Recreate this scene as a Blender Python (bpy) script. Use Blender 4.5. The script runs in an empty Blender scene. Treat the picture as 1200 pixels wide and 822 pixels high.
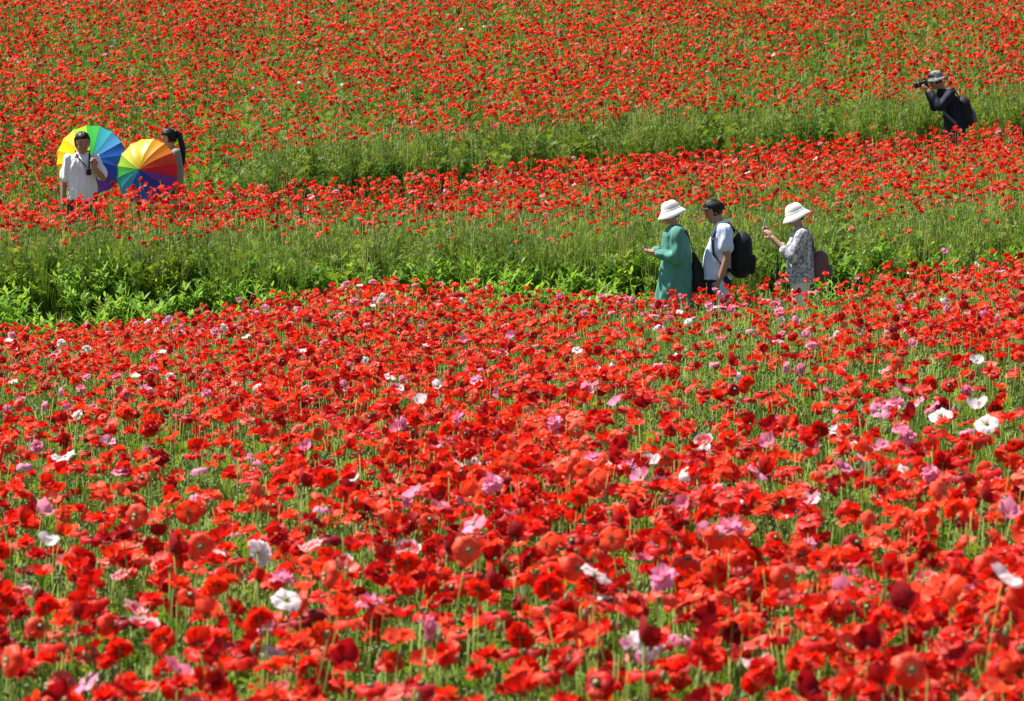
import bpy, bmesh, math, random
import numpy as np
from mathutils import Vector, Matrix, Euler, noise
R = math.radians
sc = bpy.context.scene
COL = sc.collection

# ------------------------------------------------------------------ camera
CH = 2.15                                   # eye height above the near ground
FPX = 4000.0                                # focal length in photo pixels (1200 wide)
cd = bpy.data.cameras.new('camera'); cam = bpy.data.objects.new('camera', cd); COL.objects.link(cam)
cam.location = (0, 0, CH)
cam.rotation_euler = (R(90 - 3.14), 0, 0)
cd.sensor_width = 36; cd.lens = 36 * FPX / 1200
cd.clip_end = 2000; cd.clip_start = 0.1
cd.dof.use_dof = True; cd.dof.focus_distance = 33; cd.dof.aperture_fstop = 9.5
sc.camera = cam
sc.cycles.max_bounces = 6; sc.cycles.diffuse_bounces = 3; sc.cycles.transmission_bounces = 4; sc.cycles.glossy_bounces = 2

# ------------------------------------------------------------------ world + sun
SUN_EL, SUN_AZ = R(60), math.atan2(-0.84, 0.34)      # azimuth from +Y towards +X
w = bpy.data.worlds.new('World'); sc.world = w; w.use_nodes = True
nt = w.node_tree; nt.nodes.clear()
sky = nt.nodes.new('ShaderNodeTexSky'); sky.sky_type = 'NISHITA'; sky.sun_disc = False
sky.sun_elevation = SUN_EL; sky.sun_rotation = SUN_AZ
bg = nt.nodes.new('ShaderNodeBackground'); bg.inputs[1].default_value = 0.06
wo = nt.nodes.new('ShaderNodeOutputWorld')
nt.links.new(sky.outputs[0], bg.inputs[0]); nt.links.new(bg.outputs[0], wo.inputs[0])
sl = bpy.data.lights.new('sun', 'SUN'); sun = bpy.data.objects.new('sun', sl); COL.objects.link(sun)
sl.energy = 5.0; sl.angle = R(0.55); sl.color = (1, 0.95, 0.87)
sdir = Vector((math.sin(SUN_AZ) * math.cos(SUN_EL), math.cos(SUN_AZ) * math.cos(SUN_EL), math.sin(SUN_EL)))
sun.rotation_euler = sdir.to_track_quat('Z', 'Y').to_euler(); sun.location = (-20, 20, 40)
sc.view_settings.view_transform = 'Standard'; sc.view_settings.look = 'None'
sc.view_settings.exposure = 1.05; sc.view_settings.gamma = 1

rng = np.random.default_rng(7)
random.seed(7)

# ------------------------------------------------------------------ materials
class NT:
    def __init__(s, name):
        s.m = bpy.data.materials.new(name); s.m.use_nodes = True
        s.t = s.m.node_tree; s.t.nodes.clear()
        s.out = s.n('ShaderNodeOutputMaterial')
    def n(s, typ, **kw):
        nd = s.t.nodes.new(typ)
        for k, v in kw.items(): setattr(nd, k, v)
        return nd
    def l(s, a, b): s.t.links.new(a, b)
    def ramp(s, fac, stops):
        r = s.n('ShaderNodeValToRGB'); e = r.color_ramp.elements
        while len(e) < len(stops): e.new(0.5)
        for i, (p, c) in enumerate(stops): e[i].position = p; e[i].color = (*c, 1)
        s.l(fac, r.inputs[0]); return r.outputs[0]
    def mix(s, fac, a, b, typ='MIX'):
        x = s.n('ShaderNodeMix', data_type='RGBA', blend_type=typ)
        for sock, v in ((x.inputs['Factor'], fac), (x.inputs['A'], a), (x.inputs['B'], b)):
            if hasattr(v, 'links'): s.l(v, sock)
            elif isinstance(v, (int, float)): sock.default_value = v
            else: sock.default_value = (*v, 1)
        return x.outputs['Result']
    def noise(s, scale, detail=3, coord='Object'):
        t = s.n('ShaderNodeTexCoord'); n = s.n('ShaderNodeTexNoise')
        n.inputs['Scale'].default_value = scale; n.inputs['Detail'].default_value = detail
        s.l(t.outputs[coord], n.inputs['Vector']); return n.outputs['Fac']

def leafy(name, stops, transl=0.35, rough=0.55, tint=1.0, spec=0.3):
    """thin plant tissue: colour varies from plant to plant, light passes through"""
    a = NT(name)
    oi = a.n('ShaderNodeObjectInfo')
    col = a.ramp(oi.outputs['Random'], stops)
    nz = a.noise(9, 2)
    col = a.mix(0.45, col, a.mix(nz, (0.35, 0.35, 0.35), (0.65, 0.65, 0.65)), 'OVERLAY')
    p = a.n('ShaderNodeBsdfPrincipled'); a.l(col, p.inputs['Base Color'])
    p.inputs['Roughness'].default_value = rough; p.inputs['Specular IOR Level'].default_value = spec
    tr = a.n('ShaderNodeBsdfTranslucent')
    a.l(a.mix(0.5, col, (1.0, 1.0, 0.35), 'SOFT_LIGHT'), tr.inputs[0])
    mx = a.n('ShaderNodeMixShader'); mx.inputs[0].default_value = transl
    a.l(p.outputs[0], mx.inputs[1]); a.l(tr.outputs[0], mx.inputs[2]); a.l(mx.outputs[0], a.out.inputs[0])
    return a.m

def petal_mat(name, stops, heart, heart_pos=0.22, rim=None, transl=0.42):
    a = NT(name)
    oi = a.n('ShaderNodeObjectInfo')
    col = a.ramp(oi.outputs['Random'], stops)
    at = a.n('ShaderNodeAttribute', attribute_name='t')
    # crinkle veins that run out along the petal
    wv = a.noise(60, 2)
    col = a.mix(0.35, col, a.mix(wv, (0.35, 0.35, 0.35), (0.66, 0.66, 0.66)), 'OVERLAY')
    hf = a.n('ShaderNodeMapRange'); hf.inputs[1].default_value = heart_pos; hf.inputs[2].default_value = heart_pos + 0.14
    hf.inputs[3].default_value = 1; hf.inputs[4].default_value = 0
    a.l(at.outputs['Fac'], hf.inputs[0]); col = a.mix(hf.outputs[0], col, heart)
    if rim:
        rf = a.n('ShaderNodeMapRange'); rf.inputs[1].default_value = 0.74; rf.inputs[2].default_value = 0.92
        a.l(at.outputs['Fac'], rf.inputs[0]); col = a.mix(rf.outputs[0], col, rim)
    p = a.n('ShaderNodeBsdfPrincipled'); a.l(col, p.inputs['Base Color'])
    p.inputs['Roughness'].default_value = 0.5; p.inputs['Specular IOR Level'].default_value = 0.28
    bp = a.n('ShaderNodeBump'); bp.inputs['Strength'].default_value = 0.5; bp.inputs['Distance'].default_value = 0.004
    a.l(a.noise(130, 3), bp.inputs['Height']); a.l(bp.outputs[0], p.inputs['Normal'])
    p.inputs['Sheen Weight'].default_value = 0.10; p.inputs['Sheen Roughness'].default_value = 0.4
    tr = a.n('ShaderNodeBsdfTranslucent'); a.l(col, tr.inputs[0])
    mx = a.n('ShaderNodeMixShader'); mx.inputs[0].default_value = transl
    a.l(p.outputs[0], mx.inputs[1]); a.l(tr.outputs[0], mx.inputs[2]); a.l(mx.outputs[0], a.out.inputs[0])
    return a.m

def cloth(name, col, var=0.12, rough=0.85, scale=14):
    a = NT(name)
    lo = tuple(c * (1 - var) for c in col); hi = tuple(min(1, c * (1 + var)) for c in col)
    c = a.mix(a.noise(scale, 3), lo, hi)
    p = a.n('ShaderNodeBsdfPrincipled'); a.l(c, p.inputs['Base Color'])
    p.inputs['Roughness'].default_value = rough; p.inputs['Specular IOR Level'].default_value = 0.2
    b = a.n('ShaderNodeBump'); b.inputs['Strength'].default_value = 0.25; b.inputs['Distance'].default_value = 0.004
    a.l(a.noise(220, 2), b.inputs['Height']); a.l(b.outputs[0], p.inputs['Normal'])
    a.l(p.outputs[0], a.out.inputs[0]); return a.m

def simple(name, col, rough=0.5, spec=0.4, transl=0):
    a = NT(name)
    p = a.n('ShaderNodeBsdfPrincipled')
    c = a.mix(a.noise(30, 2), tuple(x * 0.85 for x in col), tuple(min(1, x * 1.15) for x in col))
    a.l(c, p.inputs['Base Color']); p.inputs['Roughness'].default_value = rough
    p.inputs['Specular IOR Level'].default_value = spec
    if transl:
        tr = a.n('ShaderNodeBsdfTranslucent'); a.l(c, tr.inputs[0])
        mx = a.n('ShaderNodeMixShader'); mx.inputs[0].default_value = transl
        a.l(p.outputs[0], mx.inputs[1]); a.l(tr.outputs[0], mx.inputs[2]); a.l(mx.outputs[0], a.out.inputs[0])
    else: a.l(p.outputs[0], a.out.inputs[0])
    return a.m

M = {}
M['red'] = petal_mat('scarlet_petal', [(0, (0.36, 0.003, 0.003)), (0.3, (0.68, 0.009, 0.005)), (0.6, (0.82, 0.024, 0.006)), (0.85, (0.87, 0.06, 0.012)), (1, (0.87, 0.12, 0.06))], (0.05, 0.004, 0.006), 0.10)
M['orange'] = petal_mat('orange_red_petal', [(0, (0.86, 0.05, 0.012)), (1, (0.88, 0.12, 0.055))], (0.6, 0.10, 0.05), 0.08)
M['crimson'] = petal_mat('crimson_petal', [(0, (0.30, 0.004, 0.008)), (1, (0.52, 0.008, 0.012))], (0.03, 0.003, 0.006), 0.15)
M['salmon'] = petal_mat('salmon_petal', [(0, (0.82, 0.14, 0.10)), (1, (0.85, 0.24, 0.2))], (0.8, 0.6, 0.5), 0.22)
M['rimmed'] = petal_mat('white_rimmed_petal', [(0, (0.68, 0.02, 0.03)), (1, (0.75, 0.05, 0.09))], (0.8, 0.7, 0.68), 0.16, rim=(0.85, 0.62, 0.62))
M['pink'] = petal_mat('pink_petal', [(0, (0.80, 0.16, 0.28)), (0.6, (0.82, 0.34, 0.48)), (1, (0.82, 0.30, 0.55))], (0.85, 0.75, 0.78), 0.22)
M['white'] = petal_mat('white_petal', [(0, (0.84, 0.80, 0.80)), (1, (0.84, 0.72, 0.76))], (0.75, 0.75, 0.5), 0.12)
M['stem'] = leafy('poppy_stem', [(0, (0.14, 0.24, 0.03)), (0.6, (0.25, 0.33, 0.05)), (1, (0.35, 0.36, 0.08))], 0.15)
M['leaf'] = leafy('poppy_leaf', [(0, (0.048, 0.125, 0.012)), (0.5, (0.13, 0.235, 0.022)), (1, (0.25, 0.32, 0.036))], 0.42)
M['weed'] = leafy('weed_leaf', [(0, (0.13, 0.28, 0.03)), (0.6, (0.22, 0.40, 0.045)), (1, (0.30, 0.43, 0.07))], 0.45)
M['grass'] = leafy('grass_blade', [(0, (0.14, 0.25, 0.04)), (0.6, (0.25, 0.35, 0.06)), (1, (0.38, 0.39, 0.12))], 0.4)
M['pod'] = leafy('seed_pod', [(0, (0.18, 0.26, 0.10)), (1, (0.33, 0.36, 0.18))], 0.1)
M['stamen_dark'] = simple('dark_stamens', (0.03, 0.015, 0.02), 0.8)
M['stamen_pale'] = simple('pale_stamens', (0.55, 0.5, 0.2), 0.8)

# ------------------------------------------------------------------ terrain
def xt(x): return 13 * np.tanh(np.asarray(x, float) / 13)
def sstep(a, b, v):
    t = np.clip((v - a) / (b - a), 0, 1); return t * t * (3 - 2 * t)
def y2(x): return 44.5 + 0.6 * xt(x)
class VN:
    def __init__(s, seed): s.g = np.random.default_rng(seed).random((256, 256))
    def __call__(s, x, y):
        x = np.asarray(x, float); y = np.asarray(y, float)
        xi = np.floor(x).astype(int); yi = np.floor(y).astype(int); fx = x - xi; fy = y - yi
        fx = fx * fx * (3 - 2 * fx); fy = fy * fy * (3 - 2 * fy); g = s.g
        a = g[xi % 256, yi % 256]; b = g[(xi + 1) % 256, yi % 256]; c = g[xi % 256, (yi + 1) % 256]; d = g[(xi + 1) % 256, (yi + 1) % 256]
        return (a * (1 - fx) + b * fx) * (1 - fy) + (c * (1 - fx) + d * fx) * fy
vn1, vn2, vn3 = VN(1), VN(2), VN(3)
def ground(x, y):
    """height of the ground: front field, near path, planted terrace, far path, hillside"""
    x = np.asarray(x, float); y = np.asarray(y, float); X = xt(x)
    Y2 = y2(x)
    fg = -2.12 + 0.06 * X
    p1 = -2.12 + 0.05 * X
    b1 = -1.40 + 0.02 * X
    p2 = -0.85 + 0.088 * X
    rise = 0.22 + 0.36 * sstep(-4.6, -2.6, x)
    hill = p2 + rise
    fg = fg + 0.15 * np.exp(-((x + 1.3) / 1.7) ** 2) * sstep(26, 32, y)
    z = fg + (p1 - fg) * sstep(34.2, 35.0, y)
    wr = 1 - sstep(1.0, 1.6, x)                       # left of the walkers the weedy bank slopes further into the path
    ramp = np.clip((y - 35.75) / 1.75, 0, 1) ** 1.0 * wr + sstep(36.6, 37.6, y) * (1 - wr)
    z = z + (b1 - z) * ramp
    k = np.clip((y - 37.5) / (Y2 - 0.8 - 37.5), 0, 1)
    z = np.where(y > 37.5, z + (p2 - z) * k, z)
    z = np.where(y > Y2 + 0.6, p2 + (hill - p2) * sstep(0.6, 1.05, y - Y2), z)
    up = np.maximum(0, y - Y2 - 1.4)
    z = np.where(y > Y2 + 1.0, z + 0.2 * np.minimum(up, 45) + 0.05 * np.maximum(0, np.minimum(up, 250) - 45), z)
    z = z + 0.05 * (vn1(x * 0.5 + 50, y * 0.5 + 50) - 0.5) + 0.12 * (vn2(x * 0.15 + 90, y * 0.15 + 90) - 0.5) * sstep(10, 20, y)
    return z + CH
def g1(x, y): return float(ground(x, y))

def setstuff(o, label=None, cat=None, kind=None, group=None):
    if label: o['label'] = label
    if cat: o['category'] = cat
    if kind: o['kind'] = kind
    if group: o['group'] = group
    return o

def mesh_obj(name, verts, faces, mats, parent=None, smooth=True, fmat=None, tattr=None):
    me = bpy.data.meshes.new(name)
    me.from_pydata([tuple(v) for v in verts], [], [tuple(f) for f in faces])
    for m in (mats if isinstance(mats, (list, tuple)) else [mats]): me.materials.append(m)
    if fmat is not None: me.polygons.foreach_set('material_index', np.array(fmat, dtype=np.int32))
    if smooth: me.polygons.foreach_set('use_smooth', [True] * len(me.polygons))
    if tattr is not None:
        a = me.attributes.new('t', 'FLOAT', 'POINT'); a.data.foreach_set('value', np.array(tattr, dtype=np.float32))
    me.update()
    o = bpy.data.objects.new(name, me); COL.objects.link(o)
    if parent: o.parent = parent
    return o

def sheet(name, xs, ys, zf, mat):
    XX, YY = np.meshgrid(xs, ys); ZZ = zf(XX, YY)
    nv = len(xs)
    verts = np.stack([XX.ravel(), YY.ravel(), ZZ.ravel()], 1)
    faces = [(j * nv + i, j * nv + i + 1, (j + 1) * nv + i + 1, (j + 1) * nv + i) for j in range(len(ys) - 1) for i in range(nv - 1)]
    return mesh_obj(name, verts, faces, mat)

def soil_mat(name, a1, a2, a3):
    a = NT(name)
    c = a.ramp(a.noise(1.3, 8), [(0.3, a1), (0.55, a2), (0.75, a3)])
    p = a.n('ShaderNodeBsdfPrincipled'); a.l(c, p.inputs['Base Color']); p.inputs['Roughness'].default_value = 0.95
    p.inputs['Specular IOR Level'].default_value = 0.1
    b = a.n('ShaderNodeBump'); b.inputs['Strength'].default_value = 0.7; b.inputs['Distance'].default_value = 0.03
    a.l(a.noise(25, 6), b.inputs['Height']); a.l(b.outputs[0], p.inputs['Normal']); a.l(p.outputs[0], a.out.inputs[0])
    return a.m
xs = np.concatenate([np.linspace(-300, -18, 20), np.linspace(-16, 16, 129), np.linspace(18, 300, 20)])
ys = np.concatenate([np.linspace(-200, 0, 15), np.linspace(2, 34, 60), np.linspace(34.2, 54, 130), np.linspace(55, 80, 30), np.linspace(90, 600, 30)])
ter = sheet('ground', xs, ys, ground, soil_mat('soil', (0.05, 0.045, 0.02), (0.07, 0.075, 0.03), (0.11, 0.10, 0.045)))
setstuff(ter, kind='structure')
pm = soil_mat('trodden_earth', (0.17, 0.13, 0.085), (0.24, 0.19, 0.12), (0.30, 0.25, 0.17))
for yc in (lambda x: 35.6 + 0 * x, y2):
    ts = np.linspace(-16, 16, 129); ws = np.linspace(-0.55, 0.55, 7)
    vs = []; fs = []
    for i, x in enumerate(ts):
        for k in ws:
            y = float(yc(x)) + k * (1 + 0.25 * (float(vn3(x * 1.3, k + 7)) - 0.5)); vs.append((x, y, g1(x, y) + 0.006 - 0.02 * (abs(k) > 0.5)))
    for i in range(len(ts) - 1):
        for j in range(6): fs.append((i * 7 + j, (i + 1) * 7 + j, (i + 1) * 7 + j + 1, i * 7 + j + 1))
    o = mesh_obj('footpath', vs, fs, pm); setstuff(o, kind='structure')

# ------------------------------------------------------------------ plant building blocks
class MB:
    def __init__(s): s.v = []; s.f = []; s.m = []; s.t = []
    def add(s, v, f, mi=0, t=None):
        b = len(s.v); s.v += [tuple(x) for x in v]; s.f += [tuple(b + i for i in q) for q in f]; s.m += [mi] * len(f)
        s.t += list(t) if t is not None else [0.5] * len(v)
    def obj(s, name, mats, parent=None, smooth=True): return mesh_obj(name, s.v, s.f, mats, parent, smooth, s.m, s.t)

def tube(pts, rad, n=4):
    """tapered tube along a polyline"""
    v = []; f = []
    pts = [Vector(p) for p in pts]
    if not isinstance(rad, (list, tuple)): rad = [rad] * len(pts)
    d0 = (pts[1] - pts[0]).normalized(); ref = Vector((1, 0, 0)) if abs(d0.x) < 0.9 else Vector((0, 1, 0))
    for i, p in enumerate(pts):
        d = (pts[min(i + 1, len(pts) - 1)] - pts[max(i - 1, 0)]).normalized()
        a = d.cross(ref).normalized(); b = d.cross(a)
        for k in range(n):
            t = 2 * math.pi * k / n; v.append(p + (a * math.cos(t) + b * math.sin(t)) * rad[i])
    for i in range(len(pts) - 1):
        for k in range(n): f.append((i * n + k, i * n + (k + 1) % n, (i + 1) * n + (k + 1) % n, (i + 1) * n + k))
    f.append(tuple(range(n))[::-1]); f.append(tuple((len(pts) - 1) * n + k for k in range(n)))
    return v, f

def lathe(prof, n=8, M_=None):
    """prof: list of (r, z)"""
    v = []; f = []
    for r, z in prof:
        for k in range(n): v.append(Vector((r * math.cos(2 * math.pi * k / n), r * math.sin(2 * math.pi * k / n), z)))
    for i in range(len(prof) - 1):
        for k in range(n): f.append((i * n + k, i * n + (k + 1) % n, (i + 1) * n + (k + 1) % n, (i + 1) * n + k))
    if M_ is not None: v = [M_ @ p for p in v]
    return v, f

def petal(r_, phi, half, Rr, H, kind, lift=0.0, nu=4, nv=6, thick=0):
    v = []; f = []; t = []
    p1, p2, p3 = r_.uniform(0, 6.3), r_.uniform(0, 6.3), r_.uniform(0, 6.3)
    bend = r_.uniform(-0.006, 0.006)
    k1, k2 = r_.uniform(4, 6), r_.uniform(7, 10)
    am = r_.uniform(0.004, 0.0095)
    for i in range(nu + 1):
        u = i / nu
        for j in range(nv + 1):
            w_ = -1 + 2 * j / nv
            ue = u * (1 - 0.16 * w_ * w_ + 0.05 * math.sin(k2 * w_ + p3))
            ang = phi + w_ * half * (0.45 + 0.55 * math.sqrt(u))
            if kind == 'cup': rr = Rr * math.sin(ue * 1.42) * 1.1 ; z = H * ue ** 1.5
            elif kind == 'bowl': rr = Rr * ue; z = H * ue ** 1.7
            elif kind == 'flat': rr = Rr * ue; z = H * math.sin(ue * 2.6)
            else: rr = Rr * math.sin(ue * 1.6); z = 0.012 * math.sin(ue * math.pi * 0.7) - H * ue ** 2.4
            z += am * u * u * math.sin(k1 * w_ + p1) + bend * u
            rr += 0.0035 * u * math.sin(k2 * w_ + p2)
            v.append(Vector((rr * math.cos(ang), rr * math.sin(ang), z + lift))); t.append(u)
    for i in range(nu):
        for j in range(nv):
            a = i * (nv + 1) + j; f.append((a, a + 1, a + nv + 2, a + nv + 1))
    return v, f, t

def leaf_blade(r_, L, W, lobes=5):
    """deeply cut poppy leaf along +X, arching"""
    v = []; f = []
    arch = r_.uniform(0.1, 0.45); tw = r_.uniform(-0.4, 0.4)
    def P(x, y): return Vector((x * (1 - 0.25 * arch * x / L), y * math.cos(tw * x / L), -arch * x * x / L * 0.9 + x * 0.25 + abs(y) * 0.35 + y * math.sin(tw)))
    n = lobes * 2
    for i in range(n + 1):
        x = L * i / n; hw = W * 0.10 * (1 - 0.6 * i / n) + 0.001
        v += [P(x, -hw), P(x, hw)]
    for i in range(n): f.append((2 * i, 2 * i + 2, 2 * i + 3, 2 * i + 1))
    for s in (-1, 1):
        for i in range(lobes):
            x0 = L * (0.14 + 0.78 * i / lobes); lw = L * 0.13 * r_.uniform(0.8, 1.2)
            ln = W * (0.35 + 0.65 * math.sin(math.pi * (0.2 + 0.7 * i / lobes))) * r_.uniform(0.75, 1.15)
            b = len(v); h = W * 0.06 * s
            v += [P(x0, h), P(x0 + lw, h), P(x0 + lw * 1.5, s * ln * 0.65), P(x0 + lw * 1.25, s * ln)]
            f.append((b, b + 1, b + 2, b + 3) if s > 0 else (b + 3, b + 2, b + 1, b))
    return v, f

def stem_curve(r_, H, dx, dy, n=4):
    q = r_.uniform(1.4, 2.4); wob = (r_.uniform(-.012, .012), r_.uniform(-.012, .012))
    return [Vector((dx * (i / n) ** q + wob[0] * math.sin(i * 2.1), dy * (i / n) ** q + wob[1] * math.sin(i * 1.7), H * i / n)) for i in range(n + 1)]

def rotmat(loc, rz, pitch=0.0, sc_=1.0): return Matrix.Translation(loc) @ Matrix.Rotation(rz, 4, 'Z') @ Matrix.Rotation(pitch, 4, 'Y') @ Matrix.Scale(sc_, 4)

PETM = {'red': 'red', 'orange': 'orange', 'crimson': 'crimson', 'salmon': 'salmon', 'rimmed': 'rimmed', 'pink': 'pink', 'white': 'white'}
def flower_parts(seed, colour, form, H=0.78, tilt=None, size=0.9):
    """returns the parts of one poppy: [(name, parentname, v, f, t, material)]"""
    r_ = random.Random(seed); parts = []
    st = stem_curve(r_, H, r_.uniform(-.07, .07), r_.uniform(-.07, .07))
    parts.append(('stem', None, *tube(st, [0.0028, 0.0024, 0.002, 0.0018, 0.0017], 4), None, M['stem']))
    ta = tilt if tilt is not None else abs(r_.gauss(0, 0.6)); tz = r_.uniform(0, 6.28)
    HM = Matrix.Translation(st[-1]) @ Matrix.Rotation(tz, 4, 'Z') @ Matrix.Rotation(ta, 4, 'Y') @ Matrix.Scale(size, 4)
    s = r_.uniform(0.90, 1.12); ps = []
    ph = r_.uniform(0, 6.28)
    if form == 'double':
        for k in range(5): ps.append(petal(r_, ph + k * 1.257, 0.95, 0.046 * s, 0.008, 'dome' if k % 2 else 'flat'))
        for k in range(4): ps.append(petal(r_, ph + 0.5 + k * 1.57, 0.9, 0.036 * s, 0.024, 'bowl', 0.004))
        for k in range(3): ps.append(petal(r_, ph + 0.2 + k * 2.09, 1.0, 0.021 * s, 0.03, 'cup', 0.006))
    elif form == 'cup':
        for k in range(4): ps.append(petal(r_, ph + k * 1.57, 1.12, (0.037 if k % 2 else 0.034) * s, (0.048 if k % 2 else 0.044) * s, 'cup', 0.001 * k))
    elif form == 'bowl':
        for k in range(4): ps.append(petal(r_, ph + k * 1.57, 1.15, (0.048 if k % 2 else 0.043) * s, (0.022 if k % 2 else 0.030) * s, 'bowl', 0.001 * k))
    elif form == 'flat':
        for k in range(5): ps.append(petal(r_, ph + k * 1.257, 0.92, 0.05 * s, 0.012 * s, 'flat', 0.0012 * (k % 2)))
    else:                                   # dome: petals hang over, seen from outside as a skirt
        for k in range(4): ps.append(petal(r_, ph + k * 1.57, 1.1, 0.043 * s, (0.032 if k % 2 else 0.024) * s, 'dome', 0.0015 * (k % 2)))
    for v, f, t in ps: parts.append(('petal', None, [HM @ p for p in v], f, t, M[colour]))
    dk = colour in ('red', 'crimson')
    v, f = lathe([(0.0005, 0.0), (0.007, 0.002), (0.0075, 0.010), (0.009, 0.0125), (0.001, 0.0155)], 7, HM)
    parts.append(('seed_capsule', None, v, f, None, M['pod']))
    v = []; f = []
    for k in range(14):
        a = 6.283 * k / 14 + r_.uniform(-.2, .2); rr = r_.uniform(0.012, 0.017); z = r_.uniform(0.008, 0.014)
        d = Vector((math.cos(a), math.sin(a), 0)); e = Vector((-d.y, d.x, 0)) * 0.0022
        b = len(v); c = d * rr + Vector((0, 0, z))
        v += [HM @ (d * 0.006), HM @ (c - e), HM @ (c + e + Vector((0, 0, .002)))]; f.append((b, b + 1, b + 2))
    parts.append(('stamens', None, v, f, None, M['stamen_dark' if dk else 'stamen_pale']))
    for k in range(3):
        z = r_.uniform(0.12, 0.62) * H; p = Vector(st[0]).lerp(st[-1], 0); 
        i = min(3, int(z / H * 4)); p = st[i].lerp(st[i + 1], z / H * 4 - i)
        L = r_.uniform(0.09, 0.15); v, f = leaf_blade(r_, L, L * 0.42, 4)
        m = rotmat(p, r_.uniform(0, 6.28), -r_.uniform(0.3, 0.9))
        parts.append(('leaf', 'stem', [m @ q for q in v], f, None, M['leaf']))
    return parts

PROTO = bpy.data.collections.new('plant_library')          # sources for the scattered stuff, not in the scene itself
def proto_obj(name, mb, mats):
    o = mb.obj(name, mats); COL.objects.unlink(o); return o

def merged_mesh(name, parts):
    mats = []; mb = MB()
    for nm, pa, v, f, t, m in parts:
        if m not in mats: mats.append(m)
        mb.add(v, f, mats.index(m), t)
    o = mb.obj(name, mats); COL.objects.unlink(o); return o

def scatter(name, protos, P, label, cat):
    """one stuff object: plants copied onto points; P columns x y z rx ry rz scale index"""
    coll = bpy.data.collections.new(name + '_kinds')
    for i, o in enumerate(protos):
        o.name = '%s_kind_%03d' % (name, i); coll.objects.link(o)
    me = bpy.data.meshes.new(name); me.vertices.add(len(P)); me.vertices.foreach_set('co', P[:, :3].astype(np.float32).ravel())
    a = me.attributes.new('rot', 'FLOAT_VECTOR', 'POINT'); a.data.foreach_set('vector', P[:, 3:6].astype(np.float32).ravel())
    a = me.attributes.new('scl', 'FLOAT', 'POINT'); a.data.foreach_set('value', P[:, 6].astype(np.float32))
    a = me.attributes.new('pid', 'INT', 'POINT'); a.data.foreach_set('value', P[:, 7].astype(np.int32))
    me.update(); o = bpy.data.objects.new(name, me); COL.objects.link(o)
    g = bpy.data.node_groups.new(name, 'GeometryNodeTree')
    g.interface.new_socket('Geometry', in_out='INPUT', socket_type='NodeSocketGeometry')
    g.interface.new_socket('Geometry', in_out='OUTPUT', socket_type='NodeSocketGeometry')
    N = g.nodes.new; gi = N('NodeGroupInput'); go = N('NodeGroupOutput')
    ci = N('GeometryNodeCollectionInfo'); ci.inputs['Collection'].default_value = coll
    ci.inputs['Separate Children'].default_value = True; ci.inputs['Reset Children'].default_value = True
    ip = N('GeometryNodeInstanceOnPoints'); ip.inputs['Pick Instance'].default_value = True
    def na(nm, ty):
        x = N('GeometryNodeInputNamedAttribute'); x.data_type = ty; x.inputs['Name'].default_value = nm; return x.outputs['Attribute']
    er = N('FunctionNodeEulerToRotation')
    g.links.new(gi.outputs[0], ip.inputs['Points']); g.links.new(ci.outputs[0], ip.inputs['Instance'])
    g.links.new(na('pid', 'INT'), ip.inputs['Instance Index']); g.links.new(na('rot', 'FLOAT_VECTOR'), er.inputs[0])
    g.links.new(er.outputs[0], ip.inputs['Rotation']); g.links.new(na('scl', 'FLOAT'), ip.inputs['Scale'])
    g.links.new(ip.outputs[0], go.inputs[0])
    md = o.modifiers.new('scatter', 'NODES'); md.node_group = g
    return setstuff(o, label, cat, 'stuff')

# ------------------------------------------------------------------ scattering positions
def area_points(y0, y1, dens, dmax, margin=2.2):
    """random points, x range follows the view plus a margin; dens(x,y) per m2"""
    out = []
    step = 0.5
    for ya in np.arange(y0, y1, step):
        hw = 0.15 * (ya + step) + margin
        n = rng.poisson(dmax * 2 * hw * step)
        x = rng.uniform(-hw, hw, n); y = rng.uniform(ya, ya + step, n)
        k = rng.random(n) < dens(x, y) / dmax
        out.append(np.stack([x[k], y[k]], 1))
    return np.concatenate(out)
def patch(x, y, sx=0.6, sy=0.28): return 0.65 * vn1(x * sx + 10, y * sy + 10) + 0.35 * vn2(x * sx * 2.7 + 5, y * sy * 2.7 + 3)
def in_beds(y, x):      # 1 inside planted beds, 0 on paths
    Y2 = y2(x)
    return np.where(y < 34.5, 1, np.where(y < 37.2, 0, np.where(y < Y2 - 0.75, 1, np.where(y < Y2 + 0.85, 0, 1))))
def d_red(x, y):
    Y2 = y2(x)
    base = np.interp(y, [6, 9, 14, 22, 34], [128, 116, 80, 54, 46])
    p = patch(x, y)
    fg = base * np.clip(0.22 + 2.9 * (p - 0.30) + 0.9 * (vn3(x * 3.1 + 20, y * 1.5 + 8) - 0.5), 0.10, 1.8)
    fg = np.maximum(fg, base * (0.2 + 0.38 * sstep(14, 11, y))) * (1 + 0.35 * sstep(1, 3, x) * sstep(16, 22, y))
    # green gap on the left of the front field
    fg = fg * (1 - 0.85 * np.exp(-(((x + 3.0) / 0.8) ** 2 + ((y - 22.3) / 1.7) ** 2)))
    b1 = np.interp((y - 37.3) / (Y2 - 38.05), [0, .1, .3, .5, 1], [13, 21, 38, 56, 62]) * (1 + 0.5 * sstep(-2, -4, x)) * (0.55 + 0.9 * p)
    hl = np.interp(y - Y2 - 1.0, [0, 0.3, 0.8, 30], [8, 40, 70, 62]) * np.clip(0.1 + 1.3 * p + 0.9 * (vn3(x * 1.9 + 60, y * 1.1) - 0.35), 0.1, 2)
    return np.where(y < 34.6, fg, np.where(y < Y2, b1, hl)) * in_beds(y, x)
def gaps(x, y):          # a few bare hollows in the far hedge
    k = 1.0
    for xg, wg in ((-3.75, .34), (-2.6, .2), (-0.34, .34), (0.95, .3), (2.9, .2)): k = k * (1 - 0.95 * np.exp(-((x - xg) / wg) ** 2))
    d = y - y2(x); return np.where((d > 0.4) & (d < 1.5), k, 1.0)

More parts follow.
